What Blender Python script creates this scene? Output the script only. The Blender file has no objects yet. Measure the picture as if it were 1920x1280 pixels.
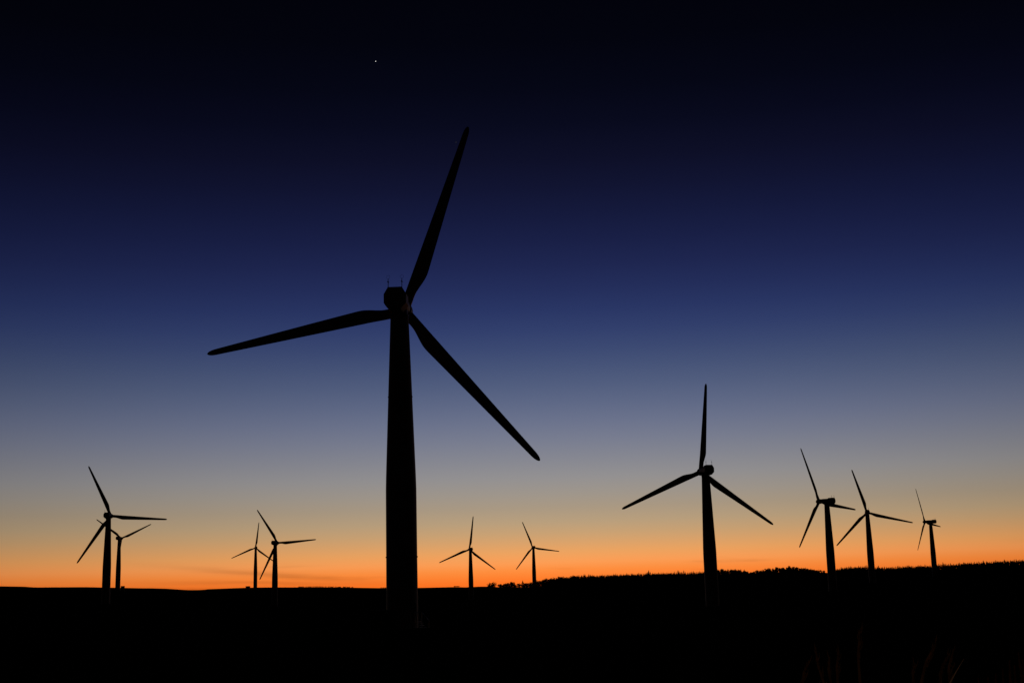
import bpy, bmesh, math, random
from mathutils import Vector, Matrix, noise

random.seed(7)
scene = bpy.context.scene
col = scene.collection
RAD = math.radians

# ------------------------------------------------------------------ camera
FPX = 2457.0                       # focal length in photograph pixels (1920 wide)
TILT = math.atan(485.0 / FPX)      # pitched up
ROLL = -0.0262
CAM = Vector((0, 0, 1.5))
cam_data = bpy.data.cameras.new('camera')
cam = bpy.data.objects.new('camera', cam_data)
col.objects.link(cam)
cam_data.sensor_width = 36.0
cam_data.lens = 36.0 * FPX / 1920.0
cam_data.clip_start = 0.05
cam_data.clip_end = 60000
_c, _s = math.cos(TILT), math.sin(TILT)
_r, _u, _b = Vector((1, 0, 0)), Vector((0, -_s, _c)), Vector((0, -_c, -_s))
RIGHT = _r * math.cos(ROLL) + _u * math.sin(ROLL)
UP = _u * math.cos(ROLL) - _r * math.sin(ROLL)
BACK = _b
M = Matrix((RIGHT, UP, BACK)).transposed().to_4x4()
M.translation = CAM
cam.matrix_world = M
scene.camera = cam

# ------------------------------------------------------------------ dusk sky
world = bpy.data.worlds.new('World')
scene.world = world
world.use_nodes = True
wn, wl = world.node_tree.nodes, world.node_tree.links
bg = wn['Background']

def wmath(op, a=None, b=None, c=None):
    n = wn.new('ShaderNodeMath'); n.operation = op
    for i, v in enumerate((a, b, c)):
        if v is None: continue
        if isinstance(v, (int, float)): n.inputs[i].default_value = v
        else: wl.new(v, n.inputs[i])
    return n.outputs[0]

def lin(c):
    c /= 255.0
    return c / 12.92 if c <= 0.04045 else ((c + 0.055) / 1.055) ** 2.4

tc = wn.new('ShaderNodeTexCoord')
sep = wn.new('ShaderNodeSeparateXYZ')
wl.new(tc.outputs['Generated'], sep.inputs[0])
elev = wmath('MULTIPLY', wmath('ARCSINE', sep.outputs[2]), 180 / math.pi)
azim = wmath('MULTIPLY', wmath('ARCTAN2', sep.outputs[0], sep.outputs[1]), 180 / math.pi)
# thin streaks of cloud low over the afterglow bend the bands a little
cmb = wn.new('ShaderNodeCombineXYZ')
wl.new(wmath('MULTIPLY', azim, 0.16), cmb.inputs[0])
wl.new(wmath('MULTIPLY', elev, 2.2), cmb.inputs[1])
nz = wn.new('ShaderNodeTexNoise'); nz.inputs['Scale'].default_value = 1.0
nz.inputs['Detail'].default_value = 4.0
wl.new(cmb.outputs[0], nz.inputs['Vector'])
streak = wn.new('ShaderNodeMapRange'); streak.interpolation_type = 'SMOOTHSTEP'
streak.inputs[1].default_value = 0.56; streak.inputs[2].default_value = 0.76
wl.new(nz.outputs[0], streak.inputs[0])
low = wn.new('ShaderNodeMapRange'); low.interpolation_type = 'SMOOTHSTEP'
low.inputs[1].default_value = 2.2; low.inputs[2].default_value = 0.7
wl.new(elev, low.inputs[0])
cloud = wmath('MULTIPLY', streak.outputs[0], low.outputs[0])
# two faint slanting streaks of dark cloud over the moor, broken up by noise
def streak_at(az0, el0, slope, wa, we):
    a_ = wmath('SUBTRACT', azim, az0)
    e_ = wmath('SUBTRACT', elev, wmath('MULTIPLY_ADD', a_, slope, el0))
    e_ = wmath('ADD', e_, wmath('MULTIPLY', wmath('SUBTRACT', nz.outputs[0], 0.5), 0.5))
    q = wmath('ADD', wmath('POWER', wmath('ABSOLUTE', wmath('DIVIDE', a_, wa)), 2.0), wmath('POWER', wmath('ABSOLUTE', wmath('DIVIDE', e_, we)), 2.0))
    return wmath('EXPONENT', wmath('MULTIPLY', q, -1.0))
cloud = wmath('ADD', cloud, wmath('ADD', wmath('MULTIPLY', streak_at(-10.6, 1.36, -0.09, 3.4, 0.13), 0.75), wmath('MULTIPLY', streak_at(-11.2, 0.98, -0.03, 4.0, 0.09), 0.55)))

SKY = [  # elevation in degrees, colour of the clear dusk sky there
    (0.0, (255, 98, 24)), (0.45, (255, 108, 28)), (0.8, (255, 121, 39)), (1.28, (255, 144, 64)), (1.62, (252, 159, 87)),
(2.07, (234, 164, 98)), (2.4, (219, 163, 107)), (2.75, (204, 162, 115)), (3.2, (188, 160, 124)), (3.9, (170, 153, 131)), (5.0, (151, 147, 145)),
    (6.2, (131, 133, 145)), (7.4, (111, 118, 142)), (9.7, (75, 88, 123)), (12.0, (46, 59, 105)), (14.3, (31, 39, 81)),
    (16.6, (21, 26, 60)), (18.9, (14, 16, 40)), (21.1, (7, 9, 26)), (23.3, (4, 5, 16)), (25.5, (2, 3, 11)), (29.0, (2, 2, 8)), (40.0, (1, 2, 7))]
ramp = wn.new('ShaderNodeValToRGB')
cr = ramp.color_ramp
cr.interpolation = 'LINEAR'
def sky_at(d):          # smooth curve through the table
    for i in range(len(SKY) - 1):
        if d <= SKY[i + 1][0]: break
    p = [SKY[max(0, min(len(SKY) - 1, i + k))] for k in (-1, 0, 1, 2)]
    h = p[2][0] - p[1][0]; t = (d - p[1][0]) / h; out = []
    for c in range(3):
        m0 = (p[2][1][c] - p[0][1][c]) / max(1e-6, p[2][0] - p[0][0]) * h
        m1 = (p[3][1][c] - p[1][1][c]) / max(1e-6, p[3][0] - p[1][0]) * h
        v = (2*t**3 - 3*t*t + 1) * p[1][1][c] + (t**3 - 2*t*t + t) * m0 + (3*t*t - 2*t**3) * p[2][1][c] + (t**3 - t*t) * m1
        out.append(max(0.5, min(255.0, v)))
    return out
STOPS = [0, .4, .8, 1.2, 1.6, 2.0, 2.4, 2.8, 3.3, 3.9, 4.5, 5.2, 6.0, 6.8, 7.6, 8.4, 9.2, 10.0, 10.8, 11.6, 12.5, 13.4, 14.4, 15.5, 16.6, 17.8, 19.0, 20.5, 22.0, 24.0, 27.0, 34.0]
while len(cr.elements) < len(STOPS): cr.elements.new(1.0)
for e, d in zip(cr.elements, STOPS):
    rgb = sky_at(d)
    e.position = d / 40.0
    e.color = (lin(rgb[0]), lin(rgb[1]), lin(rgb[2]), 1)
wl.new(wmath('DIVIDE', elev, 40.0), ramp.inputs[0])
# afterglow fades away from the bearing of the set sun
GLOW_AZ, GLOW_W = 1.5, 39.0
da = wmath('DIVIDE', wmath('SUBTRACT', azim, GLOW_AZ), GLOW_W)
gl = wmath('EXPONENT', wmath('MULTIPLY', wmath('MULTIPLY', da, da), -1.0))
fall = wmath('MULTIPLY_ADD', gl, 0.985, 0.015)
fac = wmath('MULTIPLY', fall, wmath('SUBTRACT', 1.0, wmath('MULTIPLY', cloud, 0.30)))
# below the horizon the world gives nothing but the dim tone of the night ground
up_ = wn.new('ShaderNodeMapRange'); up_.inputs[1].default_value = -1.0; up_.inputs[2].default_value = -0.2
wl.new(elev, up_.inputs[0])
fac = wmath('MULTIPLY', fac, up_.outputs[0])
wl.new(ramp.outputs[0], bg.inputs['Color'])
wl.new(fac, bg.inputs['Strength'])
# the sun has set: no sun lamp

vs = scene.view_settings
vs.view_transform = 'Standard'
vs.look = 'None'
vs.exposure = 0.0
vs.gamma = 1.0
vs.use_curve_mapping = False

# ------------------------------------------------------------------ helpers
def ray(px, py):
    return (RIGHT * (px - 960) - UP * (py - 640) - BACK * FPX).normalized()

def hor(px, py=1090.0):
    """bearing unit vector on the ground and elevation slope of a photograph pixel"""
    d = ray(px, py); h = math.hypot(d.x, d.y)
    return d.x / h, d.y / h, d.z / h

def material(name, base, rough=0.6, var=0.25, scale=3.0, bump=0.0, metal=0.0, trans=0.0, spec=0.3):
    m = bpy.data.materials.new(name); m.use_nodes = True
    n, l = m.node_tree.nodes, m.node_tree.links
    b = n['Principled BSDF']
    t = n.new('ShaderNodeTexCoord')
    z = n.new('ShaderNodeTexNoise'); z.inputs['Scale'].default_value = scale; z.inputs['Detail'].default_value = 6
    l.new(t.outputs['Object'], z.inputs['Vector'])
    mx = n.new('ShaderNodeMix'); mx.data_type = 'RGBA'
    mx.inputs[6].default_value = (*[c * (1 - var) for c in base], 1)
    mx.inputs[7].default_value = (*[min(1, c * (1 + var)) for c in base], 1)
    l.new(z.outputs[0], mx.inputs[0]); l.new(mx.outputs[2], b.inputs['Base Color'])
    b.inputs['Roughness'].default_value = rough
    b.inputs['Metallic'].default_value = metal
    b.inputs['Specular IOR Level'].default_value = spec
    if bump:
        bp = n.new('ShaderNodeBump'); bp.inputs['Strength'].default_value = bump
        l.new(z.outputs[0], bp.inputs['Height']); l.new(bp.outputs[0], b.inputs['Normal'])
    if trans:
        tr = n.new('ShaderNodeBsdfTranslucent'); l.new(mx.outputs[2], tr.inputs[0])
        ms = n.new('ShaderNodeMixShader'); ms.inputs[0].default_value = trans
        l.new(b.outputs[0], ms.inputs[1]); l.new(tr.outputs[0], ms.inputs[2])
        l.new(ms.outputs[0], n['Material Output'].inputs[0])
    return m

MAT = {
    'paint': material('weathered_grey_paint', (0.22, 0.22, 0.215), 0.6, 0.2, 1.2, 0.0, spec=0.25),
    'blade': material('grey_blade_gelcoat', (0.24, 0.24, 0.24), 0.5, 0.12, 0.8),
    'dark': material('dark_rubber_and_steel', (0.06, 0.06, 0.06), 0.5, 0.3, 6.0),
    'steel': material('galvanised_steel', (0.55, 0.55, 0.55), 0.35, 0.2, 14.0, metal=0.7),
    'concrete': material('weathered_concrete', (0.22, 0.21, 0.19), 0.9, 0.3, 2.5, 0.2, spec=0.1),
    'render': material('painted_blockwork', (0.20, 0.20, 0.18), 0.9, 0.25, 2.0, 0.2, spec=0.1),
    'felt': material('roof_felt', (0.06, 0.06, 0.06), 0.9, 0.3, 4.0, spec=0.1),
    'door': material('green_painted_door', (0.05, 0.09, 0.06), 0.6, 0.2, 3.0),
    'ground': material('dark_moorland_turf', (0.030, 0.028, 0.018), 1.0, 0.5, 0.4, 0.0, spec=0.0),
    'leaf': material('dark_broadleaf', (0.035, 0.055, 0.02), 0.8, 0.4, 2.0, spec=0.1),
    'needle': material('conifer_needles', (0.022, 0.04, 0.018), 0.85, 0.4, 2.0, spec=0.05),
    'bark': material('bark', (0.07, 0.055, 0.04), 0.95, 0.4, 5.0, spec=0.05),
    'grass': material('moor_grass', (0.045, 0.048, 0.02), 0.9, 0.4, 3.0, trans=0.1, spec=0.0),
    'straw': material('dead_grass_straw', (0.68, 0.45, 0.20), 0.7, 0.25, 20.0, trans=0.8, spec=0.2),
    'bracken': material('dead_bracken', (0.60, 0.25, 0.09), 0.8, 0.4, 12.0, trans=0.85, spec=0.1),
}

def link(name, mesh, mat=None, parent=None, **props):
    o = bpy.data.objects.new(name, mesh); col.objects.link(o)
    if mat and mesh is not None and not mesh.materials: mesh.materials.append(MAT[mat])
    if parent: o.parent = parent
    for k, v in props.items(): o[k] = v
    return o

def mesh_of(name, verts, faces, smooth=False):
    m = bpy.data.meshes.new(name); m.from_pydata(verts, [], faces)
    if smooth:
        for p in m.polygons: p.use_smooth = True
    m.update(); return m

def loft(name, rings, smooth=True, cap=True):
    """rings: list of equally long vertex rings"""
    k = len(rings[0]); v = [p for r in rings for p in r]; f = []
    for i in range(len(rings) - 1):
        for j in range(k):
            a, b = i * k + j, i * k + (j + 1) % k
            f.append((a, b, b + k, a + k))
    if cap:
        f.append(tuple(reversed(range(k)))); f.append(tuple(range((len(rings) - 1) * k, len(rings) * k)))
    m = mesh_of(name, v, f, smooth)
    bm = bmesh.new(); bm.from_mesh(m); bmesh.ops.recalc_face_normals(bm, faces=bm.faces); bm.to_mesh(m); bm.free()
    if smooth:
        m.set_sharp_from_angle(angle=RAD(40))
    return m

def lathe_z(name, prof, n=40):
    return loft(name, [[(r * math.cos(2 * math.pi * j / n), r * math.sin(2 * math.pi * j / n), z) for j in range(n)] for r, z in prof])

def lathe_y(name, prof, n=28, cz=0.0):
    return loft(name, [[(r * math.cos(2 * math.pi * j / n), y, cz + r * math.sin(2 * math.pi * j / n)) for j in range(n)] for r, y in prof])

def box_bm(bm, x0, x1, y0, y1, z0, z1):
    vs_ = [bm.verts.new(p) for p in ((x0, y0, z0), (x1, y0, z0), (x1, y1, z0), (x0, y1, z0), (x0, y0, z1), (x1, y0, z1), (x1, y1, z1), (x0, y1, z1))]
    for f in ((3, 2, 1, 0), (4, 5, 6, 7), (0, 1, 5, 4), (1, 2, 6, 5), (2, 3, 7, 6), (3, 0, 4, 7)):
        bm.faces.new([vs_[i] for i in f])

def box_mesh(name, *boxes, bevel=0.0):
    bm = bmesh.new()
    for b in boxes: box_bm(bm, *b)
    if bevel: bmesh.ops.bevel(bm, geom=list(bm.edges), offset=bevel, segments=2, affect='EDGES')
    m = bpy.data.meshes.new(name); bm.to_mesh(m); bm.free(); return m

def tube(bm, pts, r0, r1=None, n=6):
    r1 = r0 if r1 is None else r1
    pts = [Vector(p) for p in pts]; rings = []
    for i, p in enumerate(pts):
        t = (pts[min(i + 1, len(pts) - 1)] - pts[max(i - 1, 0)]).normalized()
        a = t.orthogonal().normalized() if i == 0 else (rings[-1][1] - t * rings[-1][1].dot(t)).normalized()
        b = t.cross(a); r = r0 + (r1 - r0) * i / (len(pts) - 1)
        rings.append(([bm.verts.new(p + (a * math.cos(2 * math.pi * j / n) + b * math.sin(2 * math.pi * j / n)) * r) for j in range(n)], a))
    for i in range(len(rings) - 1):
        for j in range(n):
            bm.faces.new((rings[i][0][j], rings[i][0][(j + 1) % n], rings[i + 1][0][(j + 1) % n], rings[i + 1][0][j]))
    bm.faces.new(list(reversed(rings[0][0]))); bm.faces.new(rings[-1][0])

def tube_mesh(name, *paths, r=0.02, r1=None, n=6):
    bm = bmesh.new()
    for p in paths: tube(bm, p, r, r1, n)
    m = bpy.data.meshes.new(name); bm.to_mesh(m); bm.free(); return m

# ------------------------------------------------------------------ terrain
# turbines: X, Y, hub height above the camera's ground, yaw (deg), blade phase (deg)
TURB = [
    (-12.9, 147.7, 35.48, -3.0, 19.6), (50.1, 346.1, 33.84, 9.2, 6.6), (-174.2, 562.6, 41.53, 3.2, 334.7),
    (-287.1, 954.1, 52.92, -5.3, 306.5), (-245.0, 1240.3, 56.21, 14.5, 7.0), (-143.8, 786.5, 38.81, -9.2, 327.1),
    (-33.9, 954.2, 38.45, 12.2, 7.9), (13.9, 1154.2, 46.43, 8.9, 339.1), (129.8, 551.4, 38.96, 37.5, 337.0),
    (186.1, 701.0, 42.61, -13.0, 345.1), (278.8, 891.7, 46.45, 47.6, 336.5)]
HUB_H = 37.0
# where land (or treetops) meet the sky, in photograph pixels
SKYLINE = [(-400, 1094), (0, 1097), (48, 1097.5), (62, 1099), (160, 1099), (205, 1100.3), (260, 1102), (310, 1103), (350, 1105.5),
    (378, 1106), (386, 1104.6), (479, 1102.5), (560, 1102), (600, 1101.6), (650, 1101.8), (720, 1102.6), (790, 1101.3), (850, 1099.5),
    (883, 1098.7), (915, 1097.5), (945, 1096), (985, 1093), (1005, 1088), (1025, 1085), (1050, 1081), (1090, 1078), (1130, 1076.5), (1180, 1074.5),
    (1250, 1072), (1320, 1070.3), (1345, 1067), (1385, 1067.5), (1405, 1070.5), (1425, 1068.5), (1445, 1065), (1480, 1061.5), (1515, 1063.5),
    (1545, 1069), (1560, 1067), (1585, 1061.5), (1625, 1060), (1645, 1062), (1680, 1061), (1720, 1058.8), (1760, 1057.8), (1800, 1054.8), (1860, 1051), (1920, 1048), (2300, 1036)]

def interp(tab, x):
    if x <= tab[0][0]: return tab[0][1]
    for (a, u), (b, v) in zip(tab, tab[1:]):
        if x <= b: return u + (v - u) * (x - a) / (b - a)
    return tab[-1][1]

RIDGE = [(-400, 1500), (150, 1450), (440, 1400), (850, 1350), (960, 1250), (1040, 1180), (1300, 1080), (1920, 1060), (2300, 1060)]
WOOD = [(915, 0.0), (945, 0.9), (985, 1.2), (1005, 1.9), (1050, 2.6), (1520, 2.8), (1546, 1.2), (1575, 2.8), (2300, 2.8)]   # ridge ground lies this far below the treetops

RIDGE_TAB = []     # bearing, ridge distance, ridge ground height
for px in list(range(-400, 2301, 10)):
    py = interp(SKYLINE, px)
    hx, hy, sl = hor(px, py)
    rd = interp(RIDGE, px)
    RIDGE_TAB.append((math.atan2(hx, hy), rd, CAM.z + sl * rd - interp(WOOD, px)))
AZ0, AZ1 = RIDGE_TAB[0][0], RIDGE_TAB[-1][0]

def ridge_at(az):
    if AZ0 <= az <= AZ1:
        k = (az - AZ0) / (AZ1 - AZ0) * (len(RIDGE_TAB) - 1)
        # bearings are close to evenly spaced: start from the guess and walk
        i = max(0, min(len(RIDGE_TAB) - 2, int(k)))
        while i > 0 and RIDGE_TAB[i][0] > az: i -= 1
        while i < len(RIDGE_TAB) - 2 and RIDGE_TAB[i + 1][0] < az: i += 1
        a, b = RIDGE_TAB[i], RIDGE_TAB[i + 1]; t = (az - a[0]) / (b[0] - a[0])
        return a[1] + (b[1] - a[1]) * t, a[2] + (b[2] - a[2]) * t
    e = RIDGE_TAB[0] if az < AZ0 else RIDGE_TAB[-1]
    d = (AZ0 - az) if az < AZ0 else (az - AZ1)
    w = math.exp(-(d / 0.25) ** 2)
    return e[1] * w + 1400 * (1 - w), e[2] * w + (16 + 8 * math.sin(az * 3)) * (1 - w)

def base_height(x, y):
    r = math.hypot(x, y); rd, rz = ridge_at(math.atan2(x, y))
    if r <= rd:
        t = r / rd
        return rz * t ** 2.2 - 3.0 * math.sin(math.pi * min(1, t)) ** 2
    d = r - rd
    return rz - 0.03 * d * min(1, d / 120) if d < 900 else rz - 27 - (d - 900) * 0.004

BUMPS = []
def height(x, y):
    z = base_height(x, y)
    for bx, by, dz, s in BUMPS:
        q = ((x - bx) ** 2 + (y - by) ** 2) / (s * s)
        if q < 12: z += dz * math.exp(-q)
    return z

targets = [(t[0], t[1], t[2] - HUB_H, max(35, 0.09 * math.hypot(t[0], t[1]))) for t in TURB]
for _ in range(30):
    new = []
    for i, (tx, ty, tz, s) in enumerate(targets):
        err = tz - height(tx, ty)
        new.append((tx, ty, (BUMPS[i][2] if BUMPS else 0) + 0.8 * err, s))
    BUMPS = new

def build_ground():
    az = []
    a = -math.pi
    while a < math.pi - 1e-6:
        az.append(a)
        a += RAD(0.16) if abs(a) < RAD(27) else RAD(4)
    rs = [0.0]
    r = 1.0
    while r < 9000:
        rs.append(r); r *= 1.045
    v = [(0, 0, height(0, 0))]; f = []
    n = len(az)
    for r in rs[1:]:
        for a in az:
            x, y = r * math.sin(a), r * math.cos(a)
            z = height(x, y)
            rd, _ = ridge_at(a)
            if r < rd * 0.9: z += 0.10 * noise.noise(Vector((x * 0.12, y * 0.12, 0)))
            v.append((x, y, z))
    for j in range(n): f.append((0, 1 + (j + 1) % n, 1 + j))
    for i in range(len(rs) - 2):
        for j in range(n):
            p, q = 1 + i * n + j, 1 + i * n + (j + 1) % n
            f.append((p, q, q + n, p + n))
    m = mesh_of('ground', v, f, True)
    return link('ground', m, 'ground', kind='structure')
build_ground()

# ------------------------------------------------------------------ wind turbines
def tower_mesh():
    prof = [(1.95, 0.0), (1.95, 0.25), (1.76, 0.26), (1.75, 0.6), (1.73, 8.0), (1.79, 8.02), (1.79, 8.14), (1.73, 8.16),
            (1.715, 15.6), (1.68, 17.0), (1.64, 18.2), (1.37, 26.0), (1.41, 26.02), (1.41, 26.12), (1.37, 26.14), (1.06, 34.9), (1.06, 35.4)]
    return lathe_z('tower', prof, 48)

def blade_mesh():
    tab_r = [0.55, 1.2, 2.0, 2.6, 3.2, 3.7, 4.2, 4.6, 5.0, 5.5, 6.2, 8, 11, 14, 17, 20, 22, 23.0, 23.4, 23.7, 23.88, 23.97, 24.0]
    rings = []
    n = 20
    for r in tab_r:
        t = r / 24.0
        le = -0.62 + 0.28 * t
        if r < 2: te = 0.60
        else:
            k = min(1.0, (r - 2) / 3.4); k = k * k * (3 - 2 * k); line = 1.22 + (0.32 - 1.22) * (r - 4.9) / 19.1
            te = 0.60 + (line - 0.60) * k
        if r > 23: 
            q = max(0.08, math.sqrt(max(0, 1 - (r - 23) ** 2))); mid = (le + te) / 2; le, te = mid + (le - mid) * q, mid + (te - mid) * q
        c = te - le
        kk = max(0.0, min(1.0, (r - 1.4) / 3.2)); kk = kk * kk * (3 - 2 * kk)
        th = (1 - kk) * 1.2 + kk * c * (0.26 - 0.12 * t)
        tw = RAD(12) * (1 - t) ** 2 * kk
        ring = []
        for j in range(n):
            a = 2 * math.pi * j / n
            cx = math.cos(a)
            ell = math.sin(a)
            u = (cx + 1) / 2                                  # 0 at leading edge, 1 at trailing edge
            foil = math.copysign(1, ell) * abs(ell) * (1 - 0.75 * u * kk) * (1 + 0.35 * kk * (1 - u))
            x = le + u * c; y = foil * th / 2
            x0 = 0.12
            X = x0 + (x - x0) * math.cos(tw) - y * math.sin(tw)
            Y = (x - x0) * math.sin(tw) + y * math.cos(tw)
            ring.append((X, Y, r))
        rings.append(ring)
    return loft('blade', rings)

def nacelle_mesh():
    # chamfered housing: half profile of the rear box, lofted along the axis
    def sec(w, top, bot, fl, y, zc):
        return [(-fl, y, zc + top), (fl, y, zc + top), (w, y, zc + top - 0.8 * top / 1.3), (w, y, zc - 0.55 * bot / 1.3),
                (fl * 0.8, y, zc - bot), (-fl * 0.8, y, zc - bot), (-w, y, zc - 0.55 * bot / 1.3), (-w, y, zc + top - 0.8 * top / 1.3)]
    rings = [sec(0.95, 1.02, 1.0, 0.58, -3.95, -0.2), sec(1.27, 1.30, 1.25, 0.80, -3.65, -0.2), sec(1.27, 1.30, 1.25, 0.80, -1.65, -0.2),
             sec(1.18, 1.2, 1.16, 0.74, -1.4, -0.2)]
    return loft('nacelle', rings, smooth=False)

def front_mesh():
    def sec(w, t, y, z): return [(w * math.cos(2 * math.pi * j / 16) , y, z + t * math.sin(2 * math.pi * j / 16)) for j in range(16)]
    return loft('gearbox_cover', [sec(1.0, 0.98, -1.6, -0.1), sec(1.04, 1.0, 0.6, -0.06), sec(1.0, 0.98, 2.0, 0), sec(0.86, 0.86, 3.05, 0)])

MESH = {
    'tower': tower_mesh(), 'blade': blade_mesh(), 'nacelle': nacelle_mesh(), 'front': front_mesh(),
    'hub': lathe_y('hub', [(0.75, 3.0), (0.98, 3.15), (1.02, 3.9), (0.98, 4.5), (0.82, 5.0), (0.5, 5.35), (0.12, 5.5)]),
    'bearing': lathe_z('yaw_bearing', [(1.12, 35.35), (1.12, 35.6), (0.95, 35.62), (0.95, 36.2)], 32),
}

def mast_mesh():
    bm = bmesh.new()
    tube(bm, [(0, 0, -0.3), (0, 0, 1.05)], 0.045, 0.035, 8)
    tube(bm, [(-0.10, 0, 0.72), (0.10, 0, 0.62)], 0.06, 0.05, 8)
    m = bpy.data.meshes.new('instrument_mast'); bm.to_mesh(m); bm.free(); return m
def cup_ring_mesh():
    bm = bmesh.new()
    ring = [(0.2 * math.sin(2 * math.pi * k / 20), 0, 1.24 - 0.2 * math.cos(2 * math.pi * k / 20)) for k in range(20)] + [(0.001, 0, 1.04)]
    tube(bm, ring, 0.011, 0.011, 5)
    m = bpy.data.meshes.new('lightning_ring'); bm.to_mesh(m); bm.free(); return m
MESH['mast'] = mast_mesh(); MESH['ring'] = cup_ring_mesh()

LABEL = [
    'huge dark wind turbine towering over all the others, seen from behind its nacelle',
    'second largest wind turbine, one blade almost straight up, standing before the wooded ridge',
    'mid-sized wind turbine on bare moor with a smaller turbine just behind its tower',
    'small wind turbine just behind the mid-sized one on the bare moor, one blade pointing down',
    'small slender-towered wind turbine with a flat-roofed hut beside its foot',
    'wind turbine with thicker tower overlapping the slender one, nacelle jutting beside its tower',
    'small wind turbine on the bare skyline between the huge turbine and the lone round tree',
    'small wind turbine rising out of the bushes where the wood begins',
    'larger of two side-on wind turbines with long nacelles standing by the conifer wood',
    'wind turbine seen square-on between two side-on turbines by the conifer wood',
    'smaller of two side-on wind turbines with long nacelles standing by the conifer wood']

turbines = []
for i, (X, Y, Z, yaw, ph) in enumerate(TURB):
    t = link('wind_turbine', None, label=LABEL[i], category='wind turbine', group='wind turbines of the wind farm')
    t.location = (X, Y, Z - HUB_H); t.rotation_euler = (0, 0, RAD(yaw))
    link('tower', MESH['tower'], 'paint', t)
    link('yaw_bearing', MESH['bearing'], 'dark', t)
    nac = link('nacelle', MESH['nacelle'], 'paint', t); nac.location.z = HUB_H
    cov = link('gearbox_cover', MESH['front'], 'paint', t); cov.location.z = HUB_H
    hub = link('hub', MESH['hub'], 'paint', t); hub.location.z = HUB_H
    for k in range(3):
        b = link('blade', MESH['blade'], 'blade', t)
        b.location = (0, 4.0, HUB_H); b.rotation_euler = (0, RAD(ph + 120 * k), 0)
    for sx in (-1, 1):
        ms = link('instrument_mast', MESH['mast'], 'dark', nac); ms.location = (sx * 0.78, -3.4, 1.08)
        if i < 2:
            rg = link('lightning_ring', MESH['ring'], 'dark', nac); rg.location = (sx * 0.78, -3.4, 1.08)
    turbines.append(t)

# door, platform and steps at the foot of the huge turbine
t0 = turbines[0]
dz = 1.05
ang = RAD(-38)
def around(o):      # stand on the tower's flank, facing right and towards us
    o.parent = t0; o.rotation_euler = (0, 0, ang); return o
door = around(link('door', box_mesh('door', (1.66, 1.80, -0.42, 0.42, dz, dz + 2.0), bevel=0.015), 'dark'))
link('handle', box_mesh('handle', (1.80, 1.84, 0.24, 0.30, dz + 0.92, dz + 1.08)), 'steel', door)
plat = around(link('platform', box_mesh('platform', (1.60, 2.55, -0.55, 0.55, dz - 0.08, dz - 0.01)), 'steel'))
stp = [(2.55 + 0.26 * k, 2.80 + 0.26 * k, -0.5, 0.5, dz - 0.27 - 0.2 * k, dz - 0.22 - 0.2 * k) for k in range(4)]
for s in stp: around(link('step', box_mesh('step', s), 'steel'))
for s in (-0.52, 0.52):
    around(link('handrail', tube_mesh('handrail',
        [(1.85, s, dz + 1.0), (2.5, s, dz + 1.0), (3.6, s, dz + 0.1)], [(1.85, s, dz - 0.1), (1.85, s, dz + 1.0)],
        [(2.5, s, dz - 1.2), (2.5, s, dz + 1.0)], [(3.6, s, -0.1), (3.6, s, dz + 0.1)], r=0.03, n=8), 'steel'))

# ------------------------------------------------------------------ kiosks
def kiosk(px, dist, w, d, h, label, rot=0.0):
    hx, hy, _ = hor(px)
    x, y = hx * dist, hy * dist
    z = height(x, y)
    o = link('transformer_kiosk', None, label=label, category='hut', group='transformer kiosks')
    o.location = (x, y, z); o.rotation_euler = (0, 0, rot)
    link('plinth', box_mesh('plinth', (-w / 2 - .15, w / 2 + .15, -d / 2 - .15, d / 2 + .15, -0.5, 0.12), bevel=0.02), 'concrete', o)
    link('wall', box_mesh('wall', (-w / 2, w / 2, -d / 2, d / 2, 0.1, h), bevel=0.015), 'render', o)
    link('roof', box_mesh('roof', (-w / 2 - .12, w / 2 + .12, -d / 2 - .12, d / 2 + .12, h - 0.02, h + 0.14), bevel=0.02), 'felt', o)
    for s in (-1, 1):
        dr = link('door', box_mesh('door', (s * 0.03 if s > 0 else -0.72, 0.72 if s > 0 else -0.03, -d / 2 - 0.04, -d / 2 + 0.02, 0.16, h - 0.3)), 'door', o)
        link('handle', box_mesh('handle', (s * 0.12 - 0.03, s * 0.12 + 0.03, -d / 2 - 0.09, -d / 2 - 0.035, h * 0.5 - 0.1, h * 0.5 + 0.1)), 'steel', dr)
    return o
kiosk(465, 1225, 3.6, 2.8, 2.6, 'flat-roofed hut beside the foot of the slender wind turbine')
kiosk(230.5, 985, 2.4, 2.0, 3.2, 'small kiosk touching the foot of the turbine behind the mid-sized one', 0.1)
kiosk(714, 147, 1.9, 1.8, 2.2, 'dark kiosk on the grass beside the foot of the huge turbine', 0.1)

# ------------------------------------------------------------------ trees
def conifer_mesh(seed):
    rnd = random.Random(seed); v = []; f = []
    layers = 9
    for i in range(layers):
        t = i / (layers - 1)
        z = 0.12 + 0.80 * t; r = 0.24 * (1 - t) ** 0.85 + 0.02
        for k in range(9):
            a = 2 * math.pi * (k + rnd.random()) / 9; L = r * rnd.uniform(0.65, 1.25); w = 0.05 + 0.10 * (1 - t)
            c, s = math.cos(a), math.sin(a)
            zt = z + 0.07 * rnd.uniform(-0.5, 0.8)
            if i == 0: zt -= 0.12
            b = len(v)
            v += [(0.01 * c, 0.01 * s, z + 0.085), (L * c, L * s, zt), (L * .55 * c - w * s * .6, L * .55 * s + w * c * .6, zt - 0.035),
                  (L * .55 * c + w * s * .6, L * .55 * s - w * c * .6, zt - 0.035)]
            f += [(b, b + 2, b + 1), (b, b + 1, b + 3)]
    b = len(v)
    v += [(0.022, 0, .84), (-.012, .02, .84), (-.012, -.02, .84), (0, 0, 1.0)]
    f += [(b, b + 1, b + 3), (b + 1, b + 2, b + 3), (b + 2, b, b + 3)]
    return mesh_of('conifer_crown', v, f)

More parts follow.
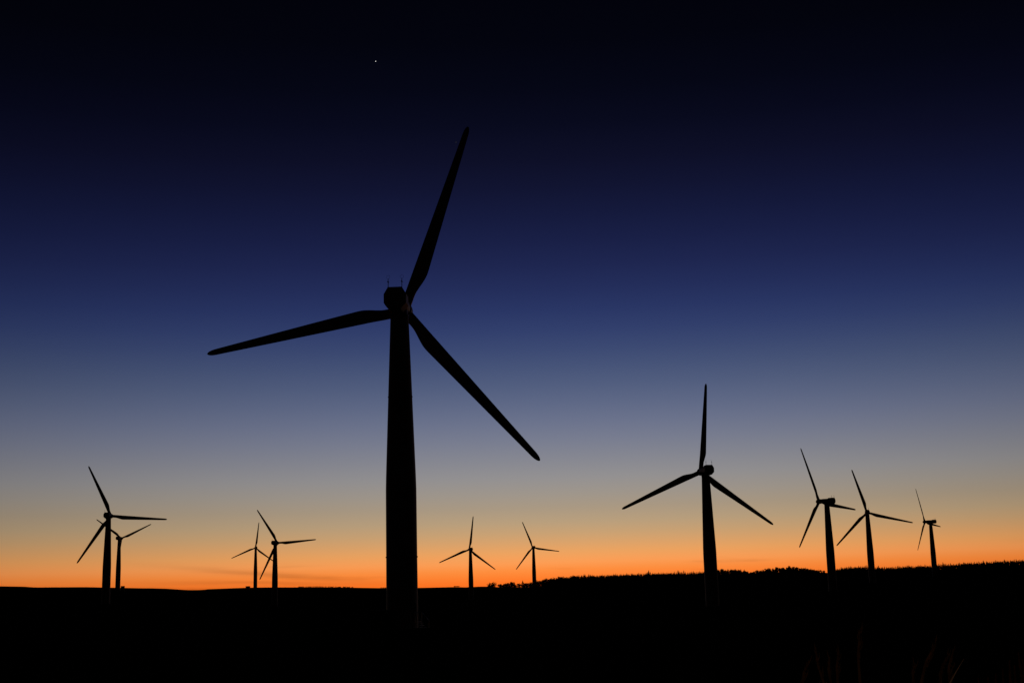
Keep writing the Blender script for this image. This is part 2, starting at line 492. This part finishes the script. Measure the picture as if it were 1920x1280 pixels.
def round_mesh(seed):
    rnd = random.Random(seed); v = []; f = []
    lobes = [(rnd.uniform(-.26, .26), rnd.uniform(-.26, .26), rnd.uniform(.16, .78), rnd.uniform(.17, .26)) for _ in range(15)]
    for k in range(1300):
        lx, ly, lz, lr = rnd.choice(lobes)
        d = Vector((rnd.gauss(0, 1), rnd.gauss(0, 1), rnd.gauss(0, 1))).normalized() * lr * rnd.uniform(0.2, 1.05)
        p = Vector((lx, ly, lz)) + d
        a = Vector((rnd.gauss(0, 1), rnd.gauss(0, 1), rnd.gauss(0, 1))).normalized(); c = a.orthogonal().normalized()
        s = rnd.uniform(0.03, 0.06); b = len(v)
        v += [tuple(p - a * s), tuple(p + c * s * .7), tuple(p + a * s), tuple(p - c * s * .7)]
        f.append((b, b + 1, b + 2, b + 3))
    return mesh_of('round_crown', v, f)

def trunk_mesh(seed, h, r, limbs):
    rnd = random.Random(seed); bm = bmesh.new()
    tube(bm, [(0, 0, -0.04), (0.01, 0, h * .5), (0.0, 0.01, h)], r, r * 0.3, 6)
    for _ in range(limbs):
        a = rnd.uniform(0, 6.28); z = rnd.uniform(.18, h * .6)
        tube(bm, [(0, 0, z), (.12 * math.cos(a), .12 * math.sin(a), z + .16), (.24 * math.cos(a), .24 * math.sin(a), z + .24)], r * .5, r * .15, 5)
    m = bpy.data.meshes.new('trunk'); bm.to_mesh(m); bm.free(); return m

CON = [(conifer_mesh(s), trunk_mesh(s, .9, .018, 0)) for s in (1, 2, 3, 4)]
RND = [(round_mesh(s), trunk_mesh(s, .6, .035, 6)) for s in (11, 12, 13, 14)]

WIDTH = 1.25      # short trees at the wood's edge are stocky
def tree(kind, px, top_y, dist, label, group, wide=1.0, min_h=1.6, max_h=9.5):
    hx, hy, sl = hor(px, top_y)
    x, y = hx * dist, hy * dist
    z = height(x, y)
    h = max(min_h, min(max_h, CAM.z + sl * dist - z))
    cm, tm = random.choice(CON if kind == 'conifer' else RND)
    o = link('conifer' if kind == 'conifer' else 'broadleaf_tree', None, label=label, category='tree', group=group)
    o.location = (x, y, z); o.rotation_euler = (0, 0, random.uniform(0, 6.28)); o.scale = (h * wide * WIDTH, h * wide * WIDTH, h)
    link('trunk', tm, 'bark', o)
    link('crown', cm, 'needle' if kind == 'conifer' else 'leaf', o)
    return o

LONE = tree('round', 920.5, 1089.3, 1180, 'lone round tree on the bare skyline before the wood begins', 'single trees', 0.95)
tree('conifer', 980, 1087.5, 1190, 'short pointed conifer among the round bushes near the wood edge', 'single trees', 1.2)
EDGE = 'round bushy tree where the bare moor turns to wood'
for px, ty, wd in [(939, 1093.6, .9), (946.5, 1091.6, .8), (952, 1091.5, .9), (958, 1089.5, .85), (965, 1093, 1.0), (973, 1092.3, .9), (986, 1090.2, .8),
                   (992, 1091.6, .9), (996.5, 1090, .8), (1005.5, 1086.4, .8), (1011, 1087.2, .8), (1016, 1086.8, .9), (1022, 1084.2, .8), (1027, 1083, .8), (1034, 1080.5, .8),
                   (1041, 1081.5, .8), (1048, 1079.8, .8), (1055, 1079.2, .8), (1063, 1080.5, .8), (1071, 1078.4, .8), (1080, 1077.4, .8), (1089, 1076.8, .8)]:
    tree('round', px, ty, interp(RIDGE, px) + random.uniform(-25, 10), EDGE, 'bushy trees at the edge of the wood', wd * 1.15)
MIDR = 'rounded tree breaking the spiky line of conifers beside the second largest turbine'
px = 1346
while px < 1546:
    if not 1516 < px < 1522:
        tree('round', px, interp(SKYLINE, px) + random.uniform(-2.2, 1.4), interp(RIDGE, px) + random.uniform(-20, 10), MIDR, 'rounded trees along the conifer wood', 0.85)
    px += random.uniform(4.5, 8)
CON_LABEL = [(1336, 'dark spiky conifer on the ridge between the bushy wood edge and the second largest turbine'),
    (1560, 'dark spiky conifer among the rounded trees between second largest and larger side-on turbine'),
    (1635, 'dark spiky conifer on the ridge between the larger side-on and the square-on turbine'),
    (1752, 'dark spiky conifer on the ridge between the square-on and the smaller side-on turbine'),
    (9999, 'dark spiky conifer on the rising ridge beyond the smaller side-on turbine')]
def con_label(px):
    return next(t for lim, t in CON_LABEL if px < lim)
n_con = 0
px = 1095
while px < 1925 and n_con < 285:
    dens = 1.0
    if 1346 < px < 1546: dens = 3.0
    lump = 0.5 + 0.9 * noise.noise(Vector((px * 0.045, 3.1, 0)))        # taller and lower stretches
    j = random.gauss(0, 0.8) - 1.1 * lump - (4.2 * random.random() * max(0.15, lump) if random.random() < 0.4 else 0) + 0.5
    tree('conifer', px, interp(SKYLINE, px) + 0.4 + j, interp(RIDGE, px) + random.uniform(-18, 12), con_label(px), 'conifers of the ridge wood', random.uniform(.8, 1.15))
    n_con += 1
    px += random.uniform(1.9, 3.6) * dens
# far copse and single bushes on the bare moor
COP = 'low far bush in the copse on the moor skyline'
px = 561
while px < 664:
    tree('round', px, interp(SKYLINE, px) - 1.2 - 1.0 * math.sin((px - 555) / 110 * math.pi) + random.uniform(-.7, .7), 1380, COP, 'bushes of the far copse', 2.2, min_h=1.0)
    px += random.uniform(3.0, 6.0)
for px in (715, 719, 723): tree('round', px, 1100.8, 1340, 'small bush on the moor right beside the huge tower', 'bushes by the huge tower', 2.2, 1.0)
for px in (853, 857, 860): tree('round', px, 1097.6, 1335, 'small bush on the bare skyline near the open-moor turbine', 'bushes near the open-moor turbine', 2.0, 1.0)

# the mass of the wood behind and in front of the trees one can tell apart
def wood_mass():
    v = []; f = []
    srcs = [CON[0][0], CON[2][0]]
    data = [([tuple(q.co) for q in m.vertices], [tuple(p.vertices) for p in m.polygons]) for m in srcs]
    for k in range(2600):
        px = random.uniform(1040, 2000)
        if 1544 < px < 1552: continue
        rd = interp(RIDGE, px); dist = rd + random.uniform(-70, 40)
        hx, hy, sl = hor(px, interp(SKYLINE, px) + random.uniform(1.4, 5.0))
        x, y = hx * dist, hy * dist; z = height(x, y)
        h = max(1.5, min(7.5, CAM.z + sl * dist - z)); a = random.uniform(0, 6.28); c, s = math.cos(a), math.sin(a)
        vv, ff = random.choice(data); b = len(v)
        v += [(x + h * (q[0] * c - q[1] * s) * 1.2, y + h * (q[0] * s + q[1] * c) * 1.2, z + h * q[2]) for q in vv]
        f += [tuple(b + i for i in p) for p in ff]
    link('conifer_wood', mesh_of('conifer_wood', v, f), 'needle', kind='stuff', label='dense dark mass of conifers behind the ridge treetops', category='wood')
wood_mass()

# ------------------------------------------------------------------ foreground grass
def grass_field():
    v = []; f = []
    for k in range(16000):
        y = 2.0 + 40 * random.random() ** 1.6; x = random.uniform(-0.55, 0.55) * y * 1.1 + random.uniform(-1, 1)
        z = height(x, y); h = random.uniform(0.08, 0.26); a = random.uniform(0, 6.28); w = random.uniform(.003, .008) * (1 + y * .05)
        lx, ly = random.gauss(0, .12), random.gauss(0, .12); c, s = math.cos(a) * w, math.sin(a) * w; b = len(v)
        v += [(x - c, y - s, z - .12), (x + c, y + s, z - .12), (x - c * .7 + lx * .4, y - s * .7 + ly * .4, z + h * .55), (x + c * .7 + lx * .4, y + s * .7 + ly * .4, z + h * .55), (x + lx, y + ly, z + h)]
        f += [(b, b + 1, b + 3, b + 2), (b + 2, b + 3, b + 4)]
    link('moor_grass', mesh_of('moor_grass', v, f), 'grass', kind='stuff', label='short rough grass covering the dark foreground', category='grass')
grass_field()

def stalk(px_top, py_top, px_low, py_low, dist, seed, label):
    """one dead stalk: rooted in the ground, leaning so that it passes the two seen points"""
    rnd = random.Random(seed)
    d1, d0 = ray(px_top, py_top), ray(px_low, py_low)
    top = CAM + d1 * (dist / d1.y); lo = CAM + d0 * (dist / d0.y)
    dirv = (lo - top)
    k = (top.z - (height(top.x, top.y) - .05)) / max(0.05, -dirv.z)
    root = top + dirv * k
    root.x = lo.x + (root.x - lo.x) * 0.55                      # stalks steepen towards the root
    root.z = height(root.x, root.y) - 0.05
    o = link('grass_stalk', None, label=label, category='grass stalk', group='tall dead stalks in the foreground')
    o.location = root
    P = [Vector((0, 0, 0)), (lo - root) * .5 + Vector((rnd.uniform(-.01, .01), 0, 0)), lo - root, (lo - root) * .5 + (top - root) * .5 + Vector((-.006, 0, .004)), top - root]
    link('stem', tube_mesh('stem', P, r=.0060, r1=.0026, n=6), 'straw', o)
    bm = bmesh.new()
    tdir = (top - lo).normalized()
    for q in range(9):
        p = (top - root) - tdir * (q * .012); a = Vector((rnd.uniform(-1, 1), rnd.uniform(-1, 1), rnd.uniform(-.2, .6))).normalized()
        tube(bm, [p, p + tdir * .012 + a * .007, p + tdir * .026 + a * .010], .0022, .0006, 5)
    m = bpy.data.meshes.new('seed_head'); bm.to_mesh(m); bm.free()
    link('seed_head', m, 'straw', o)
    for q in range(3):
        h = rnd.uniform(.55, 1.0); base = (lo - root) * h; sgn = rnd.choice((-1, 1)); L = rnd.uniform(.08, .18)
        vv = []; 
        for j in range(5):
            u = j / 4; c = base + (tdir * L * u if q < 2 else Vector((sgn * L * u * .7, .02 * u, L * (u - .9 * u * u)))) + Vector((sgn * (.004 + .05 * L * u * u * 3), -.006, 0)); w = .0034 * (1 - u ** 2) + .0007
            vv += [tuple(c + Vector((-w, 0, -w * .3))), tuple(c + Vector((w, 0, w * .3)))]
        link('leaf', mesh_of('leaf', vv, [(2 * j, 2 * j + 1, 2 * j + 3, 2 * j + 2) for j in range(4)]), 'straw', o)

for i, s in enumerate([(1612.5, 1181, 1612.5, 1278, 4.2), (1753.5, 1207, 1728, 1276, 4.0), (1778, 1230, 1763, 1274, 3.9), (1785, 1226, 1781, 1278, 4.1),
                       (1530, 1217, 1544, 1278, 4.6), (1517, 1242, 1505, 1279, 4.3), (1573, 1224, 1571, 1278, 4.8), (1555, 1234, 1558, 1279, 4.7), (1716, 1246, 1713, 1279, 4.4)]):
    stalk(*s, seed=40 + i, label={0: 'tallest dead grass stalk, thin and upright, standing alone in the dark foreground',
        1: 'longest leaning dead grass stalk, curving up beside the reddish bracken',
        2: 'short leaning dead grass stalk beside the longest leaning one',
        3: 'thin upright dead grass stalk close beside the leaning pair'}.get(i, 'faint thin dead grass stalk in the loose cluster beside the tallest stalk'))

def bracken(px, py, dist, seed, label):
    rnd = random.Random(seed)
    d = ray(px, py); top = CAM + d * (dist / d.y)
    root = Vector((top.x + rnd.uniform(-.05, .1), top.y + .1, 0)); root.z = height(root.x, root.y) - .04
    o = link('dead_bracken', None, label=label, category='bracken', group='dead bracken plants in the foreground')
    o.location = root
    H = top.z - root.z
    for q in range(5):
        a = rnd.uniform(0, 6.28) if q else 0.0; hh = H * (1 if q == 0 else rnd.uniform(.72, .97)); sp = 0.0 if q == 0 else rnd.uniform(.08, .22)
        tip = Vector((top.x - root.x, top.y - root.y, H)) if q == 0 else Vector((math.cos(a) * sp, math.sin(a) * sp, hh))
        mid = Vector((tip.x * .3, tip.y * .3, tip.z * .6))
        st = link('frond_stem', tube_mesh('frond_stem', [(0, 0, 0), mid, tip], r=.005, r1=.0015, n=6), 'bracken', o)
        vv = []; ff = []
        for j in range(46):
            u = .35 + .64 * j / 45
            p = mid + (tip - mid) * ((u - .35) / .65) if u > .35 else mid
            for sg in (-1, 1):
                L = .12 * (1.02 - (u - .35) / .65) * rnd.uniform(.6, 1.2); ax = Vector((math.cos(a + 1.57) * sg, math.sin(a + 1.57) * sg * .6, rnd.uniform(-.5, .3))).normalized()
                w = Vector((0, .2, 1)).normalized() * rnd.uniform(.007, .016); b = len(vv)
                vv += [tuple(p), tuple(p + ax * L * .5 + w), tuple(p + ax * L + Vector((0, 0, -.01))), tuple(p + ax * L * .5 - w)]; ff.append((b, b + 1, b + 2, b + 3))
        fr = link('frond', mesh_of('frond', vv, ff), 'bracken', st)
BR = 'curled reddish-brown dead bracken growing past the tall stalks'
for i, (bx, by, bd) in enumerate([(1909, 1222, 3.6), (1893, 1236, 3.8), (1867, 1262, 3.7), (1938, 1215, 3.9), (1834, 1270, 4.1), (1902, 1246, 3.4), (1880, 1254, 3.5), (1917, 1236, 3.3), (1852, 1268, 3.6)]):
    bracken(bx, by, bd, 70 + i, BR)

# ------------------------------------------------------------------ planet and star
def star(px, py, dist, rad, colr, strength, label, name):
    bm = bmesh.new(); bmesh.ops.create_icosphere(bm, subdivisions=3, radius=rad)
    m = bpy.data.meshes.new(name); bm.to_mesh(m); bm.free()
    for p in m.polygons: p.use_smooth = True
    mt = bpy.data.materials.new(name + '_glow'); mt.use_nodes = True
    n, l = mt.node_tree.nodes, mt.node_tree.links
    n.remove(n['Principled BSDF'])
    e = n.new('ShaderNodeEmission'); e.inputs[0].default_value = (*colr, 1); e.inputs[1].default_value = strength
    l.new(e.outputs[0], n['Material Output'].inputs[0]); m.materials.append(mt)
    o = link(name, m, label=label, category='star'); o.location = CAM + ray(px, py) * dist
star(704.3, 115.3, 30000, 8.5, (1.0, 0.98, 0.95), 1.0, 'bright white star alone in the dark upper sky', 'bright_star')
star(855, 267, 30000, 12.0, (0.9, 0.95, 1.0), 0.02, 'very faint star in the dark sky by the tip of the huge upper blade', 'faint_star')
